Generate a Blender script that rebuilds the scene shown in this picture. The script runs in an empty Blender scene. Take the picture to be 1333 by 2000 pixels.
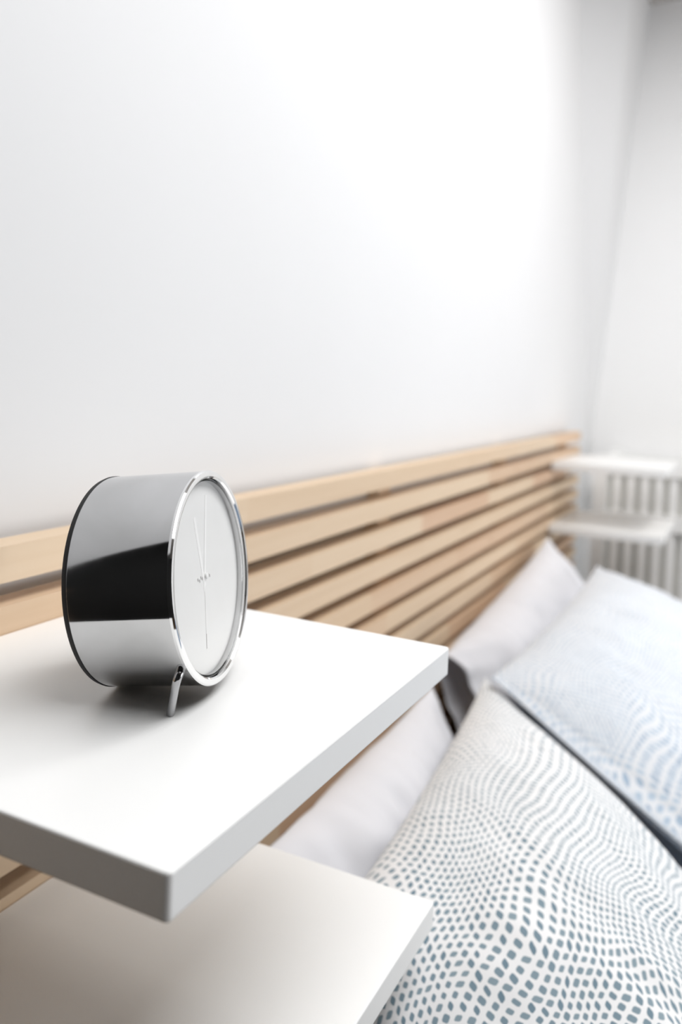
import bpy, bmesh, math, random
from mathutils import Vector, Matrix, noise

# ---------------------------------------------------------------- units
# the plan is laid out in units of 0.2 m with the origin at the lens;
# X runs along the headboard, Y towards the headboard wall, Z up.
U = 0.2
LENS_Z = 1.16                     # lens height above the floor in metres
def W(x, y, z): return Vector((x * U, y * U, z * U + LENS_Z))
FLOOR, CEIL = -LENS_Z / U, 6.75
WALL_Y, FRONT_Y, LEFT_X, END_X = 2.70, -14.0, -5.0, 15.55
RECESS_X, RECESS_Y = -.85, 5.5
scene = bpy.context.scene
C = scene.collection

# ---------------------------------------------------------------- camera
cam_data = bpy.data.cameras.new('camera')
cam = bpy.data.objects.new('camera', cam_data)
C.objects.link(cam)
YAW, PITCH, ROLL, F_PX, CY = .4646, -.0442, .0394, 1626.065, 812.72
fwd = Vector((math.cos(PITCH) * math.cos(YAW), math.cos(PITCH) * math.sin(YAW), math.sin(PITCH)))
r0 = Vector((math.sin(YAW), -math.cos(YAW), 0)); u0 = r0.cross(fwd)
cr, sr = math.cos(ROLL), math.sin(ROLL)
rgt = cr * r0 + sr * u0; upv = -sr * r0 + cr * u0
cam.matrix_world = Matrix(((rgt.x, upv.x, -fwd.x, 0), (rgt.y, upv.y, -fwd.y, 0), (rgt.z, upv.z, -fwd.z, LENS_Z), (0, 0, 0, 1)))
cam_data.sensor_fit = 'VERTICAL'; cam_data.sensor_height = 36.0
cam_data.lens = F_PX / 2000 * 36.0
cam_data.shift_y = -(1000 - CY) / 2000
cam_data.clip_start = .02
cam_data.dof.use_dof = True
cam_data.dof.focus_distance = 2.5 * U
cam_data.dof.aperture_fstop = 4.4
scene.camera = cam

# ---------------------------------------------------------------- light, exposure
world = bpy.data.worlds.new('daylight'); scene.world = world; world.use_nodes = True
world.node_tree.nodes['Background'].inputs[0].default_value = (.86, .93, 1, 1)
world.node_tree.nodes['Background'].inputs[1].default_value = 1.0
def area(name, loc, target, sx, sy, power, col):
    l = bpy.data.lights.new(name, 'AREA'); l.shape = 'RECTANGLE'; l.size = sx; l.size_y = sy
    l.energy = power; l.color = col
    o = bpy.data.objects.new(name, l); C.objects.link(o); o.location = loc
    o.rotation_euler = (Vector(target) - Vector(loc)).to_track_quat('-Z', 'Z').to_euler()
    return o
# daylight through the tall window opposite the headboard
WIN = (6.5, 15.0, -4.6, 1.6)      # x0, x1, z0, z1 of the opening
area('window_daylight', W(11.2, FRONT_Y - 1.6, -1.5), W(11.2, 2, -1.5), 1.6, 1.0, 32, (1, .99, .98))
# roof window above the bed
area('skylight_daylight', W(4.2, -2.1, CEIL - .05), W(4.2, -2.1, 0), 2.1, 1.0, 29, (.98, .99, 1))
# ceiling lamp over the far half of the bed
area('ceiling_lamp', W(9.8, -2.0, CEIL - .3), W(9.8, -2.0, 0), .35, .35, 9, (1, .98, .96))
scene.view_settings.view_transform = 'Standard'
scene.view_settings.look = 'None'
scene.view_settings.exposure = 0.36
scene.view_settings.gamma = 1.0
scene.view_settings.use_curve_mapping = False
scene.cycles.use_denoising = True
scene.cycles.max_bounces = 12
scene.cycles.diffuse_bounces = 8
scene.cycles.caustics_reflective = False

# ---------------------------------------------------------------- materials
class NT:
    def __init__(s, name):
        s.m = bpy.data.materials.new(name); s.m.use_nodes = True
        s.t = s.m.node_tree; s.b = s.t.nodes['Principled BSDF']
    def n(s, kind, **kw):
        nd = s.t.nodes.new(kind)
        for k, v in kw.items(): setattr(nd, k, v)
        return nd
    def link(s, a, b): s.t.links.new(a, b)
    def math(s, op, a, b=None, c=None):
        nd = s.n('ShaderNodeMath', operation=op)
        for i, v in enumerate((a, b, c)):
            if v is None: continue
            if isinstance(v, (int, float)): nd.inputs[i].default_value = v
            else: s.link(v, nd.inputs[i])
        return nd.outputs[0]
    def noise(s, scale, detail=3, vec=None, dist=0, rough=.5):
        nd = s.n('ShaderNodeTexNoise'); nd.inputs['Scale'].default_value = scale
        nd.inputs['Detail'].default_value = detail; nd.inputs['Distortion'].default_value = dist
        nd.inputs['Roughness'].default_value = rough
        if vec is not None: s.link(vec, nd.inputs['Vector'])
        return nd
    def ramp(s, fac, stops):
        nd = s.n('ShaderNodeValToRGB'); cr = nd.color_ramp
        while len(cr.elements) < len(stops): cr.elements.new(.5)
        for e, (p, c) in zip(cr.elements, stops): e.position = p; e.color = (*c, 1)
        s.link(fac, nd.inputs[0]); return nd.outputs[0]
    def mix(s, fac, a, b):
        nd = s.n('ShaderNodeMix', data_type='RGBA')
        for sock, v in ((nd.inputs[0], fac), (nd.inputs[6], a), (nd.inputs[7], b)):
            if isinstance(v, (int, float)): sock.default_value = v
            elif isinstance(v, tuple): sock.default_value = (*v, 1)
            else: s.link(v, sock)
        return nd.outputs[2]
    def bump(s, h, strength, dist=.001):
        nd = s.n('ShaderNodeBump'); nd.inputs['Strength'].default_value = strength
        nd.inputs['Distance'].default_value = dist
        s.link(h, nd.inputs['Height']); s.link(nd.outputs[0], s.b.inputs['Normal'])
    def set(s, **kw):
        for k, v in kw.items():
            k = k.replace('_', ' ')
            if isinstance(v, tuple): s.b.inputs[k].default_value = (*v, 1)
            elif isinstance(v, (int, float)): s.b.inputs[k].default_value = v
            else: s.link(v, s.b.inputs[k])
        return s

def obj_coord(q): return q.n('ShaderNodeTexCoord').outputs['Object']

def plaster(name, col, bump=.08):
    q = NT(name); co = obj_coord(q)
    n = q.noise(3, 4, co)
    q.set(Base_Color=q.ramp(n.outputs[0], [(.3, tuple(c * .985 for c in col)), (.7, col)]), Roughness=.75)
    q.bump(q.noise(260, 3, co).outputs[0], bump, .0008)
    return q.m

def lacquer():
    q = NT('white_lacquer'); co = obj_coord(q)
    n = q.noise(6, 3, co)
    q.set(Base_Color=q.ramp(n.outputs[0], [(.3, (.855, .855, .845)), (.7, (.875, .875, .865))]), Roughness=.38)
    q.bump(q.noise(500, 2, co).outputs[0], .03, .0005)
    return q.m

def birch():
    q = NT('birch_wood'); co = obj_coord(q)
    sep = q.n('ShaderNodeSeparateXYZ'); q.link(co, sep.inputs[0])
    oi = q.n('ShaderNodeObjectInfo')
    rnd = oi.outputs['Random']
    # finger jointed staves of uneven length along X
    xs = q.math('ADD', sep.outputs[0], q.math('MULTIPLY', rnd, 13.7))
    cell = q.math('FLOOR', q.math('MULTIPLY', xs, 2.6))
    wn = q.n('ShaderNodeTexWhiteNoise', noise_dimensions='2D')
    cmb0 = q.n('ShaderNodeCombineXYZ'); q.link(cell, cmb0.inputs[0]); q.link(rnd, cmb0.inputs[1])
    q.link(cmb0.outputs[0], wn.inputs['Vector'])
    cmb = q.n('ShaderNodeCombineXYZ')
    q.link(q.math('MULTIPLY', xs, 2.5), cmb.inputs[0])
    q.link(q.math('ADD', q.math('MULTIPLY', sep.outputs[1], 60), q.math('MULTIPLY', wn.outputs[0], 40)), cmb.inputs[1])
    q.link(q.math('MULTIPLY', sep.outputs[2], 60), cmb.inputs[2])
    grain = q.noise(1.6, 5, cmb.outputs[0], .6)
    c1 = q.ramp(grain.outputs[0], [(.25, (.55, .385, .235)), (.5, (.63, .47, .31)), (.8, (.69, .535, .375))])
    stave = q.ramp(wn.outputs[0], [(0, (.56, .345, .23)), (.3, (.64, .475, .325)), (1, (.70, .555, .405))])
    base = q.mix(.6, c1, stave)
    cell_n = q.n('ShaderNodeTexVoronoi'); cell_n.inputs['Scale'].default_value = 1.0
    cmk = q.n('ShaderNodeCombineXYZ')
    q.link(q.math('MULTIPLY', xs, 4), cmk.inputs[0]); q.link(q.math('MULTIPLY', sep.outputs[2], 22), cmk.inputs[2])
    q.link(cmk.outputs[0], cell_n.inputs['Vector'])
    knot = q.math('LESS_THAN', cell_n.outputs['Distance'], .07)
    base = q.mix(q.math('MULTIPLY', knot, .45), base, (.42, .22, .12))
    q.set(Base_Color=base, Roughness=.5)
    q.bump(grain.outputs[0], .08, .0006)
    return q.m

def floor_wood():
    q = NT('dark_oak_boards'); co = obj_coord(q)
    mp = q.n('ShaderNodeMapping'); mp.inputs['Scale'].default_value = (1, 12, 1); q.link(co, mp.inputs[0])
    n = q.noise(3, 5, mp.outputs[0], .5)
    q.set(Base_Color=q.ramp(n.outputs[0], [(.3, (.07, .042, .022)), (.7, (.13, .082, .046))]), Roughness=.5)
    return q.m

def steel():
    q = NT('brushed_steel'); co = obj_coord(q)
    n = q.noise(22, 5, co, .4)
    q.set(Base_Color=q.ramp(n.outputs[0], [(.3, (.55, .55, .55)), (.7, (.64, .64, .645))]), Metallic=1.0,
          Roughness=q.ramp(n.outputs[0], [(.3, (.045, .045, .045)), (.75, (.10, .10, .10))]))
    return q.m

def simple(name, col, rough=.5, metal=0.0, var=.03, scale=30):
    q = NT(name); co = obj_coord(q)
    n = q.noise(scale, 3, co)
    q.set(Base_Color=q.ramp(n.outputs[0], [(.3, tuple(c * (1 - var) for c in col)), (.7, col)]), Roughness=rough, Metallic=metal)
    return q.m

def glass():
    q = NT('clock_crystal')
    q.set(Base_Color=(1, 1, 1), Roughness=0.0, Transmission_Weight=1.0, IOR=1.05)
    q.b.inputs['Specular IOR Level'].default_value = .5
    t = q.t
    tr = q.n('ShaderNodeBsdfTransparent'); gl = q.n('ShaderNodeBsdfGlossy'); gl.inputs['Roughness'].default_value = .01
    fr = q.n('ShaderNodeFresnel'); fr.inputs['IOR'].default_value = 1.12
    mx = q.n('ShaderNodeMixShader'); q.link(fr.outputs[0], mx.inputs[0])
    q.link(tr.outputs[0], mx.inputs[1]); q.link(gl.outputs[0], mx.inputs[2])
    out = [n for n in t.nodes if n.type == 'OUTPUT_MATERIAL'][0]
    q.link(mx.outputs[0], out.inputs[0])
    t.nodes.remove(q.b)
    return q.m

def cotton(name, col, shade=.96):
    q = NT(name)
    uv = q.n('ShaderNodeTexCoord').outputs['UV']
    n = q.noise(9, 4, uv)
    q.set(Base_Color=q.ramp(n.outputs[0], [(.3, tuple(c * shade for c in col)), (.7, col)]), Roughness=.9)
    q.b.inputs['Sheen Weight'].default_value = .15
    wv = q.noise(900, 2, uv)
    q.bump(wv.outputs[0], .12, .0006)
    return q.m

def printed(name, ground, inks, pitch, seed):
    """cotton with a flowing print of little lozenges in wavy rows (uv in metres)"""
    q = NT(name)
    uv = q.n('ShaderNodeTexCoord').outputs['UV']
    off = q.n('ShaderNodeVectorMath', operation='ADD'); q.link(uv, off.inputs[0]); off.inputs[1].default_value = (seed, seed * .7, 0)
    n1 = q.noise(8.0, .3, off.outputs[0])
    sep = q.n('ShaderNodeSeparateColor'); q.link(n1.outputs['Color'], sep.inputs[0])
    s0 = q.n('ShaderNodeSeparateXYZ'); q.link(off.outputs[0], s0.inputs[0])
    u = q.math('ADD', s0.outputs[0], q.math('MULTIPLY', q.math('SUBTRACT', sep.outputs[0], .5), .060))
    v = q.math('ADD', s0.outputs[1], q.math('MULTIPLY', q.math('SUBTRACT', sep.outputs[1], .5), .095))
    a = q.math('DIVIDE', u, pitch); b = q.math('DIVIDE', v, pitch * .92)
    row = q.math('FLOOR', b)
    a = q.math('ADD', a, q.math('MULTIPLY', q.math('MODULO', q.math('ABSOLUTE', row), 2.0), .5))
    col_i = q.math('FLOOR', a)
    idx = q.n('ShaderNodeCombineXYZ'); q.link(col_i, idx.inputs[0]); q.link(row, idx.inputs[1])
    wn = q.n('ShaderNodeTexWhiteNoise', noise_dimensions='2D'); q.link(idx.outputs[0], wn.inputs['Vector'])
    wsep = q.n('ShaderNodeSeparateColor'); q.link(wn.outputs['Color'], wsep.inputs[0])
    fx = q.math('ABSOLUTE', q.math('SUBTRACT', q.math('FRACT', a), .5))
    fy = q.math('ABSOLUTE', q.math('SUBTRACT', q.math('FRACT', b), .5))
    # a lozenge between a diamond and a square
    fxs = q.math('SUBTRACT', q.math('FRACT', a), .5); fys = q.math('SUBTRACT', q.math('FRACT', b), .5)
    skew = q.math('ADD', fxs, q.math('MULTIPLY', fys, q.math('MULTIPLY', q.math('SUBTRACT', wsep.outputs[0], .5), 1.0)))
    s1 = q.n('ShaderNodeSeparateXYZ'); q.link(uv, s1.inputs[0])
    fade = q.n('ShaderNodeMapRange'); fade.inputs['From Min'].default_value = .10; fade.inputs['From Max'].default_value = .62
    fade.inputs['To Min'].default_value = 1.12; fade.inputs['To Max'].default_value = .74
    q.link(q.math('ADD', q.math('MULTIPLY', s1.outputs[0], .75), q.math('MULTIPLY', s1.outputs[1], .6)), fade.inputs['Value'])
    fk = q.math('MULTIPLY', fade.outputs[0], q.math('ADD', .8, q.math('MULTIPLY', sep.outputs[2], .4)))
    sx = q.math('ADD', .26, q.math('MULTIPLY', wsep.outputs[1], .09))
    sy = q.math('ADD', .25, q.math('MULTIPLY', wsep.outputs[2], .11))
    sx = q.math('MULTIPLY', sx, fk); sy = q.math('MULTIPLY', sy, fk)
    d = q.math('MAXIMUM', q.math('DIVIDE', q.math('ABSOLUTE', skew), sx), q.math('DIVIDE', fy, sy))
    d2 = q.math('ADD', q.math('DIVIDE', q.math('ABSOLUTE', skew), sx), q.math('DIVIDE', fy, sy))
    d = q.math('MAXIMUM', d, q.math('MULTIPLY', d2, .62))
    mask = q.math('MINIMUM', q.math('MULTIPLY', q.math('MAXIMUM', q.math('SUBTRACT', 1.05, d), 0.0), 12.0), 1.0)
    ink = q.ramp(wn.outputs['Value'], [(0, inks[0]), (1, inks[1])])
    n = q.noise(9, 4, uv)
    ground_c = q.ramp(n.outputs[0], [(.3, tuple(c * .97 for c in ground)), (.7, ground)])
    q.set(Base_Color=q.mix(mask, ground_c, ink), Roughness=.9)
    q.b.inputs['Sheen Weight'].default_value = .15
    q.bump(q.noise(900, 2, uv).outputs[0], .12, .0006)
    return q.m

M = dict(
    wall=plaster('white_plaster', (.735, .735, .74)), ceil=plaster('ceiling_plaster', (.50, .47, .44)), end=plaster('lit_end_plaster', (.93, .93, .93)),  # end wall gets a lighter copy of the white, standing in for stronger light
    dark=plaster('reflection_black_plaster', (.012, .012, .012)), front=plaster('front_plaster', (.16, .155, .15)),  # dark: near-black set for the dark reflection in the clock case
    floor=floor_wood(), lacquer=lacquer(), birch=birch(), steel=steel(),
    chrome=simple('polished_chrome', (.86, .86, .86), .07, 1.0), gunmetal=simple('dark_chrome', (.42, .42, .43), .08, 1.0), black=simple('black_rubber', (.006, .006, .0065), .6),
    dial=simple('white_dial', (.87, .87, .86), .5, 0, .01), hand=simple('white_hand', (.98, .98, .97), .35, 0, .01),
    grey_ink=simple('grey_ink', (.55, .53, .53), .6), glass=glass(),
    plain=cotton('plain_grey_white_cotton', (.67, .67, .70)), sheet=cotton('shadow_blue_sheet', (.50, .58, .68)),  # sheet tinted blue so the gap between pillows reads as shadow
    printed=printed('printed_cotton', (.74, .74, .745), ((.13, .20, .25), (.21, .28, .32)), .0098, 3.1),
    printed_blue=printed('printed_cotton_blue', (.68, .70, .73), ((.30, .39, .50), (.46, .55, .64)), .0098, 8.4),
    denim=cotton('dusky_blue_cotton', (.16, .22, .31), .9),
    gap_shade_panel=cotton('gap_shade_cotton', (.86, .85, .81)),
    crib=simple('white_crib_paint', (.93, .93, .92), .45, 0, .01), frame=simple('white_frame_paint', (.78, .78, .77), .5, 0, .02),
)

# ---------------------------------------------------------------- helpers
def link_mesh(name, bm, mat, parent=None, smooth=False):
    me = bpy.data.meshes.new(name); bmesh.ops.recalc_face_normals(bm, faces=bm.faces)
    bm.to_mesh(me); bm.free()
    if mat: me.materials.append(mat)
    if smooth:
        for p in me.polygons: p.use_smooth = True
    o = bpy.data.objects.new(name, me); C.objects.link(o)
    if parent: o.parent = parent
    return o
def tag(o, label=None, cat=None, group=None, kind=None):
    for k, v in (('label', label), ('category', cat), ('group', group), ('kind', kind)):
        if v: o[k] = v
    return o
def thing(name, loc, label, cat, group=None):
    o = bpy.data.objects.new(name, None); C.objects.link(o); o.location = loc; o.empty_display_size = .05
    return tag(o, label, cat, group)
def box_bm(x0, x1, y0, y1, z0, z1, bevel=0.0, corner=0.0, bm=None):
    bm = bm or bmesh.new()
    vs = [bm.verts.new((x, y, z)) for z in (z0, z1) for x, y in ((x0, y0), (x1, y0), (x1, y1), (x0, y1))]
    for f in ((3, 2, 1, 0), (4, 5, 6, 7), (0, 1, 5, 4), (1, 2, 6, 5), (2, 3, 7, 6), (3, 0, 4, 7)): bm.faces.new([vs[i] for i in f])
    if corner:
        es = [e for e in bm.edges if abs(e.verts[0].co.z - e.verts[1].co.z) > 1e-6]
        bmesh.ops.bevel(bm, geom=es, offset=corner, segments=5, affect='EDGES', profile=.5)
    if bevel:
        es = [e for e in bm.edges if len(e.link_faces) == 2 and e.calc_face_angle(0) > .6]
        bmesh.ops.bevel(bm, geom=es, offset=bevel, segments=2, affect='EDGES', profile=.5)
    return bm
def ubox(name, mat, parent, org, x, y, z, bevel=0.0, corner=0.0, smooth=False):
    """box given in plan units, local to the thing standing at org (plan units)"""
    bm = box_bm((x[0] - org[0]) * U, (x[1] - org[0]) * U, (y[0] - org[1]) * U, (y[1] - org[1]) * U,
                (z[0] - org[2]) * U, (z[1] - org[2]) * U, bevel, corner)
    return link_mesh(name, bm, mat, parent, smooth)
def wbox(name, mat, x, y, z, kind='structure'):
    c = ((x[0] + x[1]) / 2, (y[0] + y[1]) / 2, (z[0] + z[1]) / 2)
    o = ubox(name, mat, None, c, x, y, z); o.location = W(*c)
    if kind: o['kind'] = kind
    return o
def lathe_bm(profile, seg=96, bm=None):
    """profile of (axial, radius) revolved about +Y of the local frame; open ends closed to the axis when radius is 0"""
    bm = bm or bmesh.new(); rings = []
    for a, r in profile:
        if r <= 1e-9: rings.append([bm.verts.new((0, a, 0))])
        else: rings.append([bm.verts.new((r * math.cos(2 * math.pi * i / seg), a, r * math.sin(2 * math.pi * i / seg))) for i in range(seg)])
    for A, B in zip(rings, rings[1:]):
        for i in range(seg):
            j = (i + 1) % seg
            if len(A) == 1 and len(B) == 1: continue
            if len(A) == 1: bm.faces.new((A[0], B[i], B[j]))
            elif len(B) == 1: bm.faces.new((A[i], A[j], B[0]))
            else: bm.faces.new((A[i], A[j], B[j], B[i]))
    return bm
def tube_bm(pts, r, seg=20, bm=None):
    bm = bm or bmesh.new(); rings = []; n = len(pts); prev = None
    for i, p in enumerate(pts):
        t = (pts[min(i + 1, n - 1)] - pts[max(i - 1, 0)]).normalized()
        ref = prev if prev is not None else (Vector((1, 0, 0)) if abs(t.x) < .8 else Vector((0, 0, 1)))
        s = (ref - t * ref.dot(t)).normalized(); prev = s; w = t.cross(s)
        rr = r[i] if isinstance(r, (list, tuple)) else r
        rings.append([bm.verts.new(p + rr * (math.cos(2 * math.pi * k / seg) * s + math.sin(2 * math.pi * k / seg) * w)) for k in range(seg)])
    for A, B in zip(rings, rings[1:]):
        for i in range(seg): bm.faces.new((A[i], A[(i + 1) % seg], B[(i + 1) % seg], B[i]))
    bm.faces.new(rings[0]); bm.faces.new(rings[-1])
    return bm

# ---------------------------------------------------------------- the room
T = .5
wbox('floor', M['floor'], (LEFT_X - T, END_X + T), (FRONT_Y - T, RECESS_Y + T), (FLOOR - T, FLOOR))
wbox('ceiling', M['ceil'], (LEFT_X - T, END_X + T), (FRONT_Y - T, RECESS_Y + T), (CEIL, CEIL + T))
wbox('wall_back', M['wall'], (RECESS_X, END_X + T), (WALL_Y, WALL_Y + T), (FLOOR, CEIL))
# made-up black recess, out of view, shaped for the clock's dark reflection
wbox('wall_dark_backdrop', M['dark'], (LEFT_X - T, RECESS_X + 1), (RECESS_Y, RECESS_Y + T), (FLOOR, CEIL))
wbox('wall_dark_backdrop_side', M['dark'], (RECESS_X + .5, RECESS_X + 1), (WALL_Y + T, RECESS_Y), (FLOOR, CEIL))
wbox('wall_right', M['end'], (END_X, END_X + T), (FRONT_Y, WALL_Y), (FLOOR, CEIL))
wbox('wall_left', M['dark'], (LEFT_X - T, LEFT_X), (FRONT_Y, RECESS_Y), (FLOOR, CEIL))
# front wall around the window opening
def front_wall():
    bm = bmesh.new(); x0, x1, z0, z1 = WIN; cx, cz = (LEFT_X + END_X) / 2, (FLOOR + CEIL) / 2
    for (a, b, c, d) in ((LEFT_X - T, x0, FLOOR, CEIL), (x1, END_X + T, FLOOR, CEIL), (x0, x1, FLOOR, z0), (x0, x1, z1, CEIL)):
        box_bm((a - cx) * U, (b - cx) * U, -T * U / 2, T * U / 2, (c - cz) * U, (d - cz) * U, bm=bm)
    o = link_mesh('wall_front', bm, M['front']); o.location = W(cx, FRONT_Y - T / 2, cz); o['kind'] = 'structure'
    w = bpy.data.objects.new('window_1', None); C.objects.link(w); w.location = W((x0 + x1) / 2, FRONT_Y - T / 2, z0); w['kind'] = 'structure'
    ox = ((x0 + x1) / 2, FRONT_Y - T / 2, z0); t = .22
    for nm, xx, zz in (('frame_rail', (x0, x1), (z0, z0 + t)), ('frame_rail', (x0, x1), (z1 - t, z1)), ('frame_stile', (x0, x0 + t), (z0 + t, z1 - t)),
                       ('frame_stile', (x1 - t, x1), (z0 + t, z1 - t)), ('mullion', ((x0 + x1) / 2 - t / 2, (x0 + x1) / 2 + t / 2), (z0 + t, z1 - t))):
        ubox(nm, M['frame'], w, ox, xx, (FRONT_Y - T * .7, FRONT_Y - T * .3), zz, .003)
front_wall()
# tapering plaster facet in the corner between headboard wall and end wall
def corner_facet():
    bm = bmesh.new()
    t1 = Vector((12.62, WALL_Y, CEIL)); t2 = Vector((13.55, 2.08, CEIL)); t3 = Vector((END_X, 2.08, CEIL)); t4 = Vector((END_X, WALL_Y, CEIL))
    b = Vector((15.2, WALL_Y, -1.0)); b2 = Vector((END_X, WALL_Y - .02, -1.0))
    org = Vector((END_X, WALL_Y, CEIL))
    v = [bm.verts.new((p - org) * U) for p in (t1, t2, t3, t4, b, b2)]
    for f in ((0, 1, 4), (1, 2, 5, 4), (0, 3, 2, 1), (0, 4, 5, 3), (2, 3, 5)): bm.faces.new([v[i] for i in f])
    o = link_mesh('trim_1', bm, M['wall']); o.location = W(*org); o['kind'] = 'structure'
corner_facet()

# ---------------------------------------------------------------- headboard of slats
SLAT_Y0, SLAT_Y1 = 2.47, 2.60
PITCH_Z, SLAT_H, SLAT_TOP = .2262, .1385, -.668
HX0, HX1 = -.72, 13.35
hb = thing('headboard', W(HX0, WALL_Y, FLOOR), 'wide headboard of horizontal pale birch slats fixed to the white wall', 'headboard')
ho = (HX0, WALL_Y, FLOOR)
N_SLATS = 13
proto = None
for i in range(N_SLATS):
    zt = SLAT_TOP - i * PITCH_Z
    if proto is None:
        proto = ubox('slat', M['birch'], hb, ((HX0 + HX1) / 2, SLAT_Y0, 0), (HX0, HX1), (SLAT_Y0, SLAT_Y1), (-SLAT_H, 0), .0016)
        o = proto
    else:
        o = proto.copy(); C.objects.link(o); o.parent = hb
    o.location = (W((HX0 + HX1) / 2, SLAT_Y0, zt) - W(*ho))
for x in (-.4, 2.9, 5.9, 9.3, 12.75):
    ubox('batten', M['birch'], hb, ho, (x, x + .22), (SLAT_Y1, WALL_Y - .006), (SLAT_TOP - N_SLATS * PITCH_Z + .1, SLAT_TOP - .03), .001)
for x in (-.29, 12.86):
    ubox('leg', M['birch'], hb, ho, (x - .11, x + .11), (SLAT_Y1, WALL_Y - .006), (FLOOR, SLAT_TOP - N_SLATS * PITCH_Z + .1), .001)

# ---------------------------------------------------------------- bedside shelves
def shelf(x0, x1, top, label, front=1.0):
    o = ubox('bedside_shelf', M['lacquer'], None, ((x0 + x1) / 2, 2.47, top), (x0, x1), (front, 2.468), (top - .106, top), .0012, .0028)
    o.location = W((x0 + x1) / 2, 2.47, top)
    return tag(o, label, 'shelf', 'white bedside shelves hung on the slats')
shelf(1.31, 2.995, -1.0, 'white lacquered shelf that carries the chrome alarm clock')
shelf(1.31, 3.10, -2.07, 'empty white lacquered shelf below the one with the clock, shaded on its left', 1.05)
shelf(11.35, 13.0, -1.0, 'upper blurred white shelf at the far end of the slatted headboard')
shelf(11.35, 13.0, -1.86, 'lower blurred white shelf at the far end of the headboard, behind the pillows')

# ---------------------------------------------------------------- alarm clock
def clock():
    RAD, LEN, YW, TI = .3298, .3353, -1.311, .1208
    root = thing('alarm_clock', W(2.0753, 1.7826, -1.0), 'round chrome alarm clock with a white dial standing on the upper shelf', 'clock')
    a = Vector((math.cos(TI) * math.cos(YW), math.cos(TI) * math.sin(YW), math.sin(TI)))
    up = Vector((-math.sin(TI) * math.cos(YW), -math.sin(TI) * math.sin(YW), math.cos(TI)))
    side = a.cross(up)                     # towards the camera's left
    R = Matrix((side, a, up)).transposed().to_4x4()
    # local frame of every part: X = side, Y = axis, Z = up, centred on the back disc
    base = Matrix.Translation(up * RAD * U) @ R
    def part(name, bm, mat, smooth=True, parent=None):
        o = link_mesh(name, bm, mat, parent or root, smooth)
        if parent is None: o.matrix_local = base
        if smooth:
            o.data.set_sharp_from_angle(angle=math.radians(35))
        return o
    r, L = RAD * U, LEN * U
    part('case', lathe_bm([(.0012, 0), (.0012, r - .0004), (.0022, r), (.0028, r), (.0036, r), (L - .0045, r), (L - .0037, r), (L - .0029, r), (L - .0029, r - .0062), (L - .0085, r - .0062), (L - .0085, 0)], 128), M['steel'])
    part('back_cover', lathe_bm([(-.0016, 0), (-.0016, r - .0030), (-.0006, r - .0004), (.0014, r + .0003), (.0024, r + .0003), (.0024, r - .002)], 128), M['black'])
    rim = [(L - .0030, r + .0002), (L - .0014, r + .0003), (L - .0003, r - .0004), (L, r - .0013), (L - .0002, r - .0036), (L - .0012, r - .0046), (L - .0068, r - .0048), (L - .0068, r - .0060)]
    part('bezel', lathe_bm(rim, 128), M['chrome'])
    dial = part('dial', lathe_bm([(L - .0064, 0), (L - .0064, r - .0047)], 128), M['dial'])
    dial_y = L - .0064
    part('crystal', lathe_bm([(L - .0022, 0), (L - .0022, r - .0047)], 128), M['glass'])
    def strip(x0, z0, x1, z1, w, y, bm=None, t=.00006, w2=None):
        bm = bm or bmesh.new(); d = Vector((x1 - x0, 0, z1 - z0)).normalized(); n = Vector((-d.z, 0, d.x)); w2 = w if w2 is None else w2
        p = [Vector((x0, y, z0)) - n * w / 2, Vector((x0, y, z0)) + n * w / 2, Vector((x1, y, z1)) + n * w2 / 2, Vector((x1, y, z1)) - n * w2 / 2]
        lo = [bm.verts.new(q) for q in p]; hi = [bm.verts.new(q + Vector((0, t, 0))) for q in p]
        bm.faces.new(lo); bm.faces.new(hi)
        for i in range(4): bm.faces.new((lo[i], lo[(i + 1) % 4], hi[(i + 1) % 4], hi[i]))
        return bm
    part('hour_hand', strip(.0020, -.006, .0105, .0385, .0034, dial_y + .00004), M['hand'], False)
    part('minute_hand', strip(.0036, -.009, -.0115, .0500, .0026, dial_y + .00008), M['hand'], False)
    sh = strip(.0010, .006, .0062, -.0350, .0007, dial_y + .00012)
    part('second_hand', sh, M['hand'], False)
    part('hand_tip', strip(.0062, -.0350, .0074, -.0440, .0007, dial_y + .00012), M['grey_ink'], False)
    part('hub', lathe_bm([(dial_y, .0018), (dial_y + .0014, .0018), (dial_y + .0017, .0010), (dial_y + .0017, 0)], 24), M['hand'])
    mk = bmesh.new()
    for k, (x, z) in enumerate(((.0075, .0004), (.0100, -.0010), (.0052, -.0006), (.0125, .0002), (-.0048, -.0004), (-.0070, -.0012))):
        strip(x, z - .0009, x + .0004, z + .0010, .0006, dial_y + .0001, mk, .0002)
    part('dial_print', mk, M['grey_ink'], False)
    # two bent rod legs
    for sgn in (1, -1):
        pts = []
        s0 = Vector((.236 * U * sgn, .300 * U, -.215 * U)); s1 = Vector((.250 * U * sgn, .302 * U, -.226 * U))
        tip = Vector((.214 * U * sgn, .244 * U, -.3645 * U))
        knee = Vector((.266 * U * sgn, .298 * U, -.238 * U))
        for k in range(4): pts.append(s0.lerp(s1, k / 3 * .75))
        p0 = pts[-1]; end = knee.lerp(tip, .28)
        for k in range(1, 9):
            t = k / 8; pts.append(p0.lerp(knee, t).lerp(knee.lerp(end, t), t))
        for k in range(1, 6): pts.append(end.lerp(tip, k / 5))
        rr = [.0025] * (len(pts) - 1) + [.0022]
        part('leg', tube_bm(pts, rr, 20), M['gunmetal'])
clock()

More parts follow.
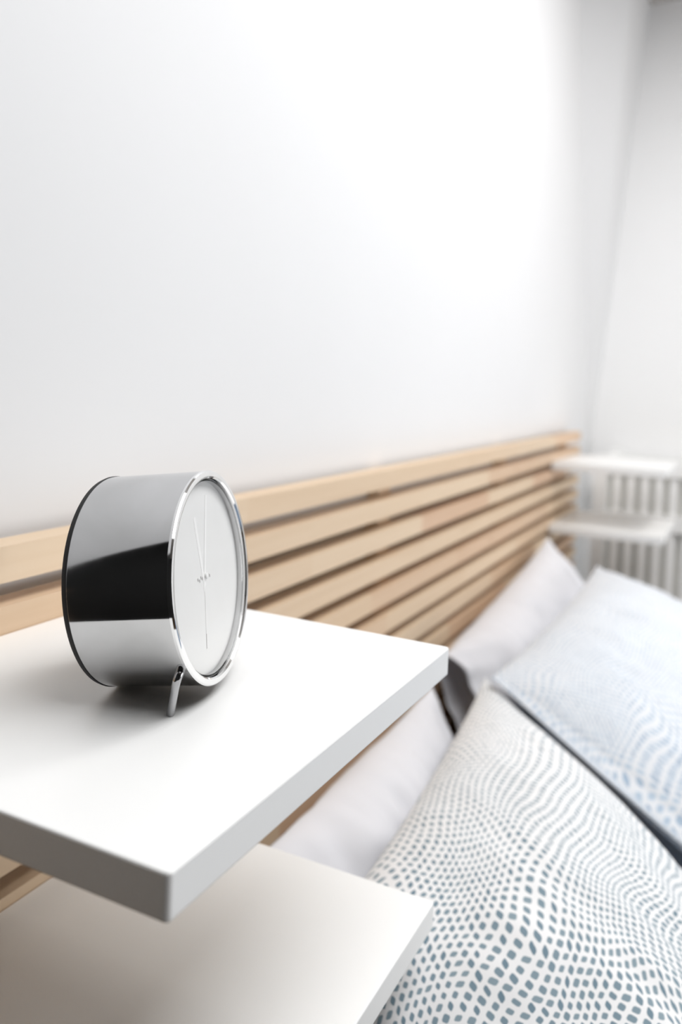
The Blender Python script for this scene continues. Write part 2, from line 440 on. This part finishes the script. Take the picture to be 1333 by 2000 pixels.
# ---------------------------------------------------------------- bed
BX0, BX1, BY0, BY1, MAT_TOP = 2.95, 11.15, -7.6, 2.38, -3.22
bo = ((BX0 + BX1) / 2, (BY0 + BY1) / 2, FLOOR)
bed = thing('bed_frame', W(*bo), 'white low bed frame carrying the mattress before the slatted headboard', 'bed')
for x in ((BX0 - .1, BX0), (BX1, BX1 + .1)): ubox('side_rail', M['frame'], bed, bo, x, (BY0, BY1), (-4.75, -4.24), .003)
ubox('foot_rail', M['frame'], bed, bo, (BX0 - .1, BX1 + .1), (BY0 - .1, BY0), (-4.75, -4.24), .003)
ubox('slatted_base', M['frame'], bed, bo, (BX0, BX1), (BY0, BY1), (-4.36, -4.24), .003)
for x in (BX0, BX1 - .3):
    for y in (BY0, BY1 - .3): ubox('leg', M['frame'], bed, bo, (x, x + .3), (y, y + .3), (FLOOR, -4.36), .003)
mt = ubox('mattress', M['sheet'], None, (bo[0], bo[1], -4.24), (BX0 + .01, BX1 - .01), (BY0 + .01, BY1 - .01), (-4.24, MAT_TOP), .012, .02, True)
mt.location = W(bo[0], bo[1], -4.24); tag(mt, 'mattress in a sheet tinted like bluish shadow under the pillows on the bed frame', 'mattress')

def nz(p, s, seed): return noise.noise(Vector((p.x * s + seed, p.y * s - seed * .7, p.z * s + seed * 1.3)))

def pillow(name, mat, label, group, nb, nf, fb, ff, thick, seed, hem=None, sag=0.0, power=.62, wr=.020):
    """nb, nf, fb, ff: near-back, near-front, far-back, far-front corners of its middle plane (plan units).
    hem: open end at the near end = (gap, depth)."""
    nb, nf, fb, ff = map(Vector, (nb, nf, fb, ff))
    org = (nb + nf + fb + ff) / 4; org.z = min(nb.z, nf.z, fb.z, ff.z) - thick * .3
    ns, nr = 72, 96
    bm = bmesh.new(); uvl = bm.loops.layers.uv.new('UVMap'); rows = []; uvs = {}
    leng = ((fb + ff) / 2 - (nb + nf) / 2).length; wid = (((nb - nf).length + (fb - ff).length) / 2)
    for i in range(ns + 1):
        s = i / ns; a = 2 * s - 1
        # ends: thin towards the seam, except an open hem
        if hem and s < .22:
            k = s / .22; prof = hem[0] + (1 - hem[0]) * (k * k * (3 - 2 * k))
        else:
            prof = max(0.0, 1 - abs(a) ** 2.6) ** .62
        row = []
        for j in range(nr):
            th = 2 * math.pi * j / nr
            w = math.cos(th)
            # even spacing near seams
            wv = math.copysign(abs(w) ** .85, w)
            edge = max(0.0, 1 - abs(wv) ** 2.4) ** power
            side = 1 if math.sin(th) >= 0 else -1
            # outline: edges drawn in between the corners
            inw = 1 - .055 * (1 - a * a) ; ins = 1 - .035 * (1 - wv * wv)
            ss = .5 + .5 * a * ins; t = .5 + .5 * wv * inw      # t: 0 front, 1 back
            near = nf.lerp(nb, t); far = ff.lerp(fb, t); p = near.lerp(far, ss)
            nrm = ((ff.lerp(fb, t) - nf.lerp(nb, t)).cross(nb.lerp(fb, ss) - nf.lerp(ff, ss))).normalized()
            if nrm.z < 0: nrm = -nrm
            h = thick / 2 * prof * edge
            q = Vector((s * leng, t * wid, side * .4))
            crease = nz(q, 1.1, seed) * 1.6 * wr + nz(q, 2.6, seed + 5) * wr + nz(Vector((q.x * 2.2, q.y * .9, q.z)), 3.4, seed + 9) * wr * .7
            # gathers running off the seams
            g = math.exp(-(1 - abs(wv)) * 7) + math.exp(-(1 - abs(a)) * 7)
            crease += g * wr * .45 * math.sin((q.x * (1 if abs(wv) > abs(a) else .2) + q.y * (.2 if abs(wv) > abs(a) else 1)) * 17 + 3 * nz(q, 1.5, seed + 3))
            p = p + nrm * (side * h + crease * (prof * edge * 1.2 + .25))
            p.z -= sag * (1 - a * a) * t
            # lie on the mattress
            lo = MAT_TOP + .012 + .004 * math.sin(th)
            if p.z < lo: p.z = lo
            if p.y > SLAT_Y0 - .015: p.y = SLAT_Y0 - .015
            v = bm.verts.new((p - org) * U); row.append(v); uvs[v] = (s * leng * U, (t * wid + (0 if side > 0 else 3.0)) * U)
        rows.append(row)
    for A, B in zip(rows, rows[1:]):
        for j in range(nr):
            k = (j + 1) % nr; bm.faces.new((A[j], A[k], B[k], B[j]))
    if hem:
        # inside of the open pillowcase: a sleeve turned inwards and closed by the pillow's own end
        prev = rows[0]; c0 = sum((v.co for v in prev), Vector()) / nr
        ax = ((fb + ff) / 2 - (nb + nf) / 2).normalized() * U
        for dpt, sc in ((.01, .985), (hem[1] * .5, .96), (hem[1], .9)):
            ring = [bm.verts.new(c0 + (v.co - c0) * sc + ax * dpt) for v in rows[0]]
            for v, o in zip(ring, rows[0]): uvs[v] = uvs[o]
            for j in range(nr):
                k = (j + 1) % nr; bm.faces.new((prev[j], ring[j], ring[k], prev[k]))
            prev = ring
        ctr = bm.verts.new(c0 + ax * (hem[1] - .08)); uvs[ctr] = (0, 0)
        for j in range(nr): bm.faces.new((prev[j], ctr, prev[(j + 1) % nr]))
    else:
        c = bm.faces.new(rows[0])
    bm.faces.new(rows[-1])
    bmesh.ops.recalc_face_normals(bm, faces=bm.faces)
    for f in bm.faces:
        for l in f.loops: l[uvl].uv = uvs[l.vert]
    o = link_mesh(name, bm, mat, None, True); o.location = W(*org)
    tag(o, label, 'pillow', group)
    return o

pillow('pillow', M['plain'], 'plain pale grey pillow partly hidden under the upper shelf, behind the printed pillow', None,
       (3.0, 2.12, -2.42), (3.0, 1.80, -3.06), (6.12, 2.17, -2.38), (6.12, 1.80, -3.06), .52, 2.3, wr=.034)
pillow('printed_pillow', M['printed'], 'white pillow with sharp grey-blue lozenge print lying nearest the shelves', 'printed pillows on the bed',
       (2.80, 1.56, -2.42), (2.60, -.66, -2.98), (6.54, 1.87, -2.38), (4.45, -.4, -3.1), .80, 7.9)
pillow('pillow', M['plain'], 'plain pale grey pillow leaning on the headboard at the far side, its open end dark', None,
       (6.78, 2.32, -2.36), (6.78, 1.98, -3.12), (10.7, 2.33, -1.93), (10.7, 1.4, -3.0), .66, 4.6, hem=(.42, .5), wr=.03)
pillow('printed_pillow', M['printed_blue'], 'blurred pale blue printed pillow at the far side, before the leaning grey pillow', 'printed pillows on the bed',
       (6.26, 1.74, -2.27), (4.60, -.9, -3.08), (10.2, 1.62, -2.1), (9.9, -.5, -2.98), .90, 12.2)

# duvet folded back below the pillows
def duvet():
    bm = bmesh.new(); uvl = bm.loops.layers.uv.new('UVMap'); nx, ny = 90, 70; top = []; uvs = {}
    x0, x1, y0, y1 = BX0 - .12, BX1 + .12, BY0 - .12, -1.2
    org = Vector(((x0 + x1) / 2, (y0 + y1) / 2, MAT_TOP))
    def pt(i, j, lower):
        x = x0 + (x1 - x0) * i / nx; y = y0 + (y1 - y0) * j / ny
        ex = min(i, nx - i) / nx * 14; ey = min(j, ny - j) / ny * 12
        e = min(1, ex, ey) ; e = math.sqrt(max(0, 1 - (1 - e) ** 2))
        p = Vector((x, y, 0)); z = MAT_TOP + .018
        if not lower: z += .05 + e * (.20 + .10 * nz(p, .9, 31) + .05 * nz(p, 2.1, 17))
        return Vector((x, y, z))
    for lower in (False, True):
        g = []
        for i in range(nx + 1):
            g.append([])
            for j in range(ny + 1):
                p = pt(i, j, lower); v = bm.verts.new((p - org) * U); uvs[v] = (p.x * U, p.y * U); g[i].append(v)
        for i in range(nx):
            for j in range(ny): bm.faces.new((g[i][j], g[i + 1][j], g[i + 1][j + 1], g[i][j + 1]))
        top.append(g)
    a, b = top
    for i in range(nx):
        for j in (0, ny): bm.faces.new((a[i][j], a[i + 1][j], b[i + 1][j], b[i][j]))
    for j in range(ny):
        for i in (0, nx): bm.faces.new((a[i][j], a[i][j + 1], b[i][j + 1], b[i][j]))
    bmesh.ops.recalc_face_normals(bm, faces=bm.faces)
    for f in bm.faces:
        for l in f.loops: l[uvl].uv = uvs[l.vert]
    o = link_mesh('duvet', bm, M['denim'], None, True); o.location = W(*org)
    tag(o, 'dusky blue duvet spread over the mattress below the pillows', 'duvet')
duvet()

# ---------------------------------------------------------------- white crib at the end wall
def crib():
    X0, X1, Y0, Y1 = 13.75, 15.4, -2.4, 2.3
    org = ((X0 + X1) / 2, (Y0 + Y1) / 2, FLOOR)
    root = thing('crib', W(*org), 'white slatted crib standing in the far corner beside the bed', 'crib')
    TOP, MID, BOT = -1.1, -2.05, -4.6
    P = lambda n, x, y, z, b=.002: ubox(n, M['crib'], root, org, x, y, z, b)
    for x in ((X0, X0 + .2), (X1 - .2, X1)):
        for y in ((Y0, Y0 + .2), (Y1 - .2, Y1)): P('post', x, y, (FLOOR, TOP + .05), .003)
    first = {}
    for x in ((X0 + .03, X0 + .17), (X1 - .17, X1 - .03)):
        P('rail', x, (Y0 + .2, Y1 - .2), (TOP - .22, TOP)); P('rail', x, (Y0 + .2, Y1 - .2), (MID - .13, MID + .13)); P('rail', x, (Y0 + .2, Y1 - .2), (BOT, BOT + .25))
    for y in ((Y0 + .03, Y0 + .17), (Y1 - .17, Y1 - .03)):
        P('rail', (X0 + .2, X1 - .2), y, (TOP - .22, TOP)); P('rail', (X0 + .2, X1 - .2), y, (BOT, BOT + .25))
    # two tiers of spindles on each long side
    for xc in (X0 + .1,):
        n = int((Y1 - Y0 - .4) / .212)
        for k in range(n):
            y = Y1 - .2 - .082 - .065 - k * .212
            for tier, (za, zb) in enumerate(((MID + .13, TOP - .22), (BOT + .25, MID - .13))):
                if tier not in first:
                    h = (zb - za) / 2
                    first[tier] = ubox('spindle', M['crib'], root, (0, 0, 0), (-.03, .03), (-.065, .065), (-h, h), .001); o = first[tier]
                else:
                    o = first[tier].copy(); C.objects.link(o); o.parent = root
                o.location = W(xc, y, (za + zb) / 2) - W(*org)
    P('mattress_base', (X0 + .2, X1 - .2), (Y0 + .2, Y1 - .2), (BOT + .1, BOT + .2))
    P('gap_shade_panel', (X0 + .22, X0 + .30), (Y0 + .2, Y1 - .2), (BOT + .8, TOP - .2), .004).data.materials[0] = M['gap_shade_panel']  # added panel, its colour stands for the shade in the spindle gaps
    m = ubox('crib_mattress', M['sheet'], None, ((X0 + X1) / 2, (Y0 + Y1) / 2, BOT + .2), (X0 + .31, X1 - .22), (Y0 + .22, Y1 - .22), (BOT + .2, BOT + .8), .01, .01)
    m.location = W((X0 + X1) / 2, (Y0 + Y1) / 2, BOT + .2)
    tag(m, 'mattress in the shadow-tinted sheet lying inside the slatted crib', 'mattress')
crib()
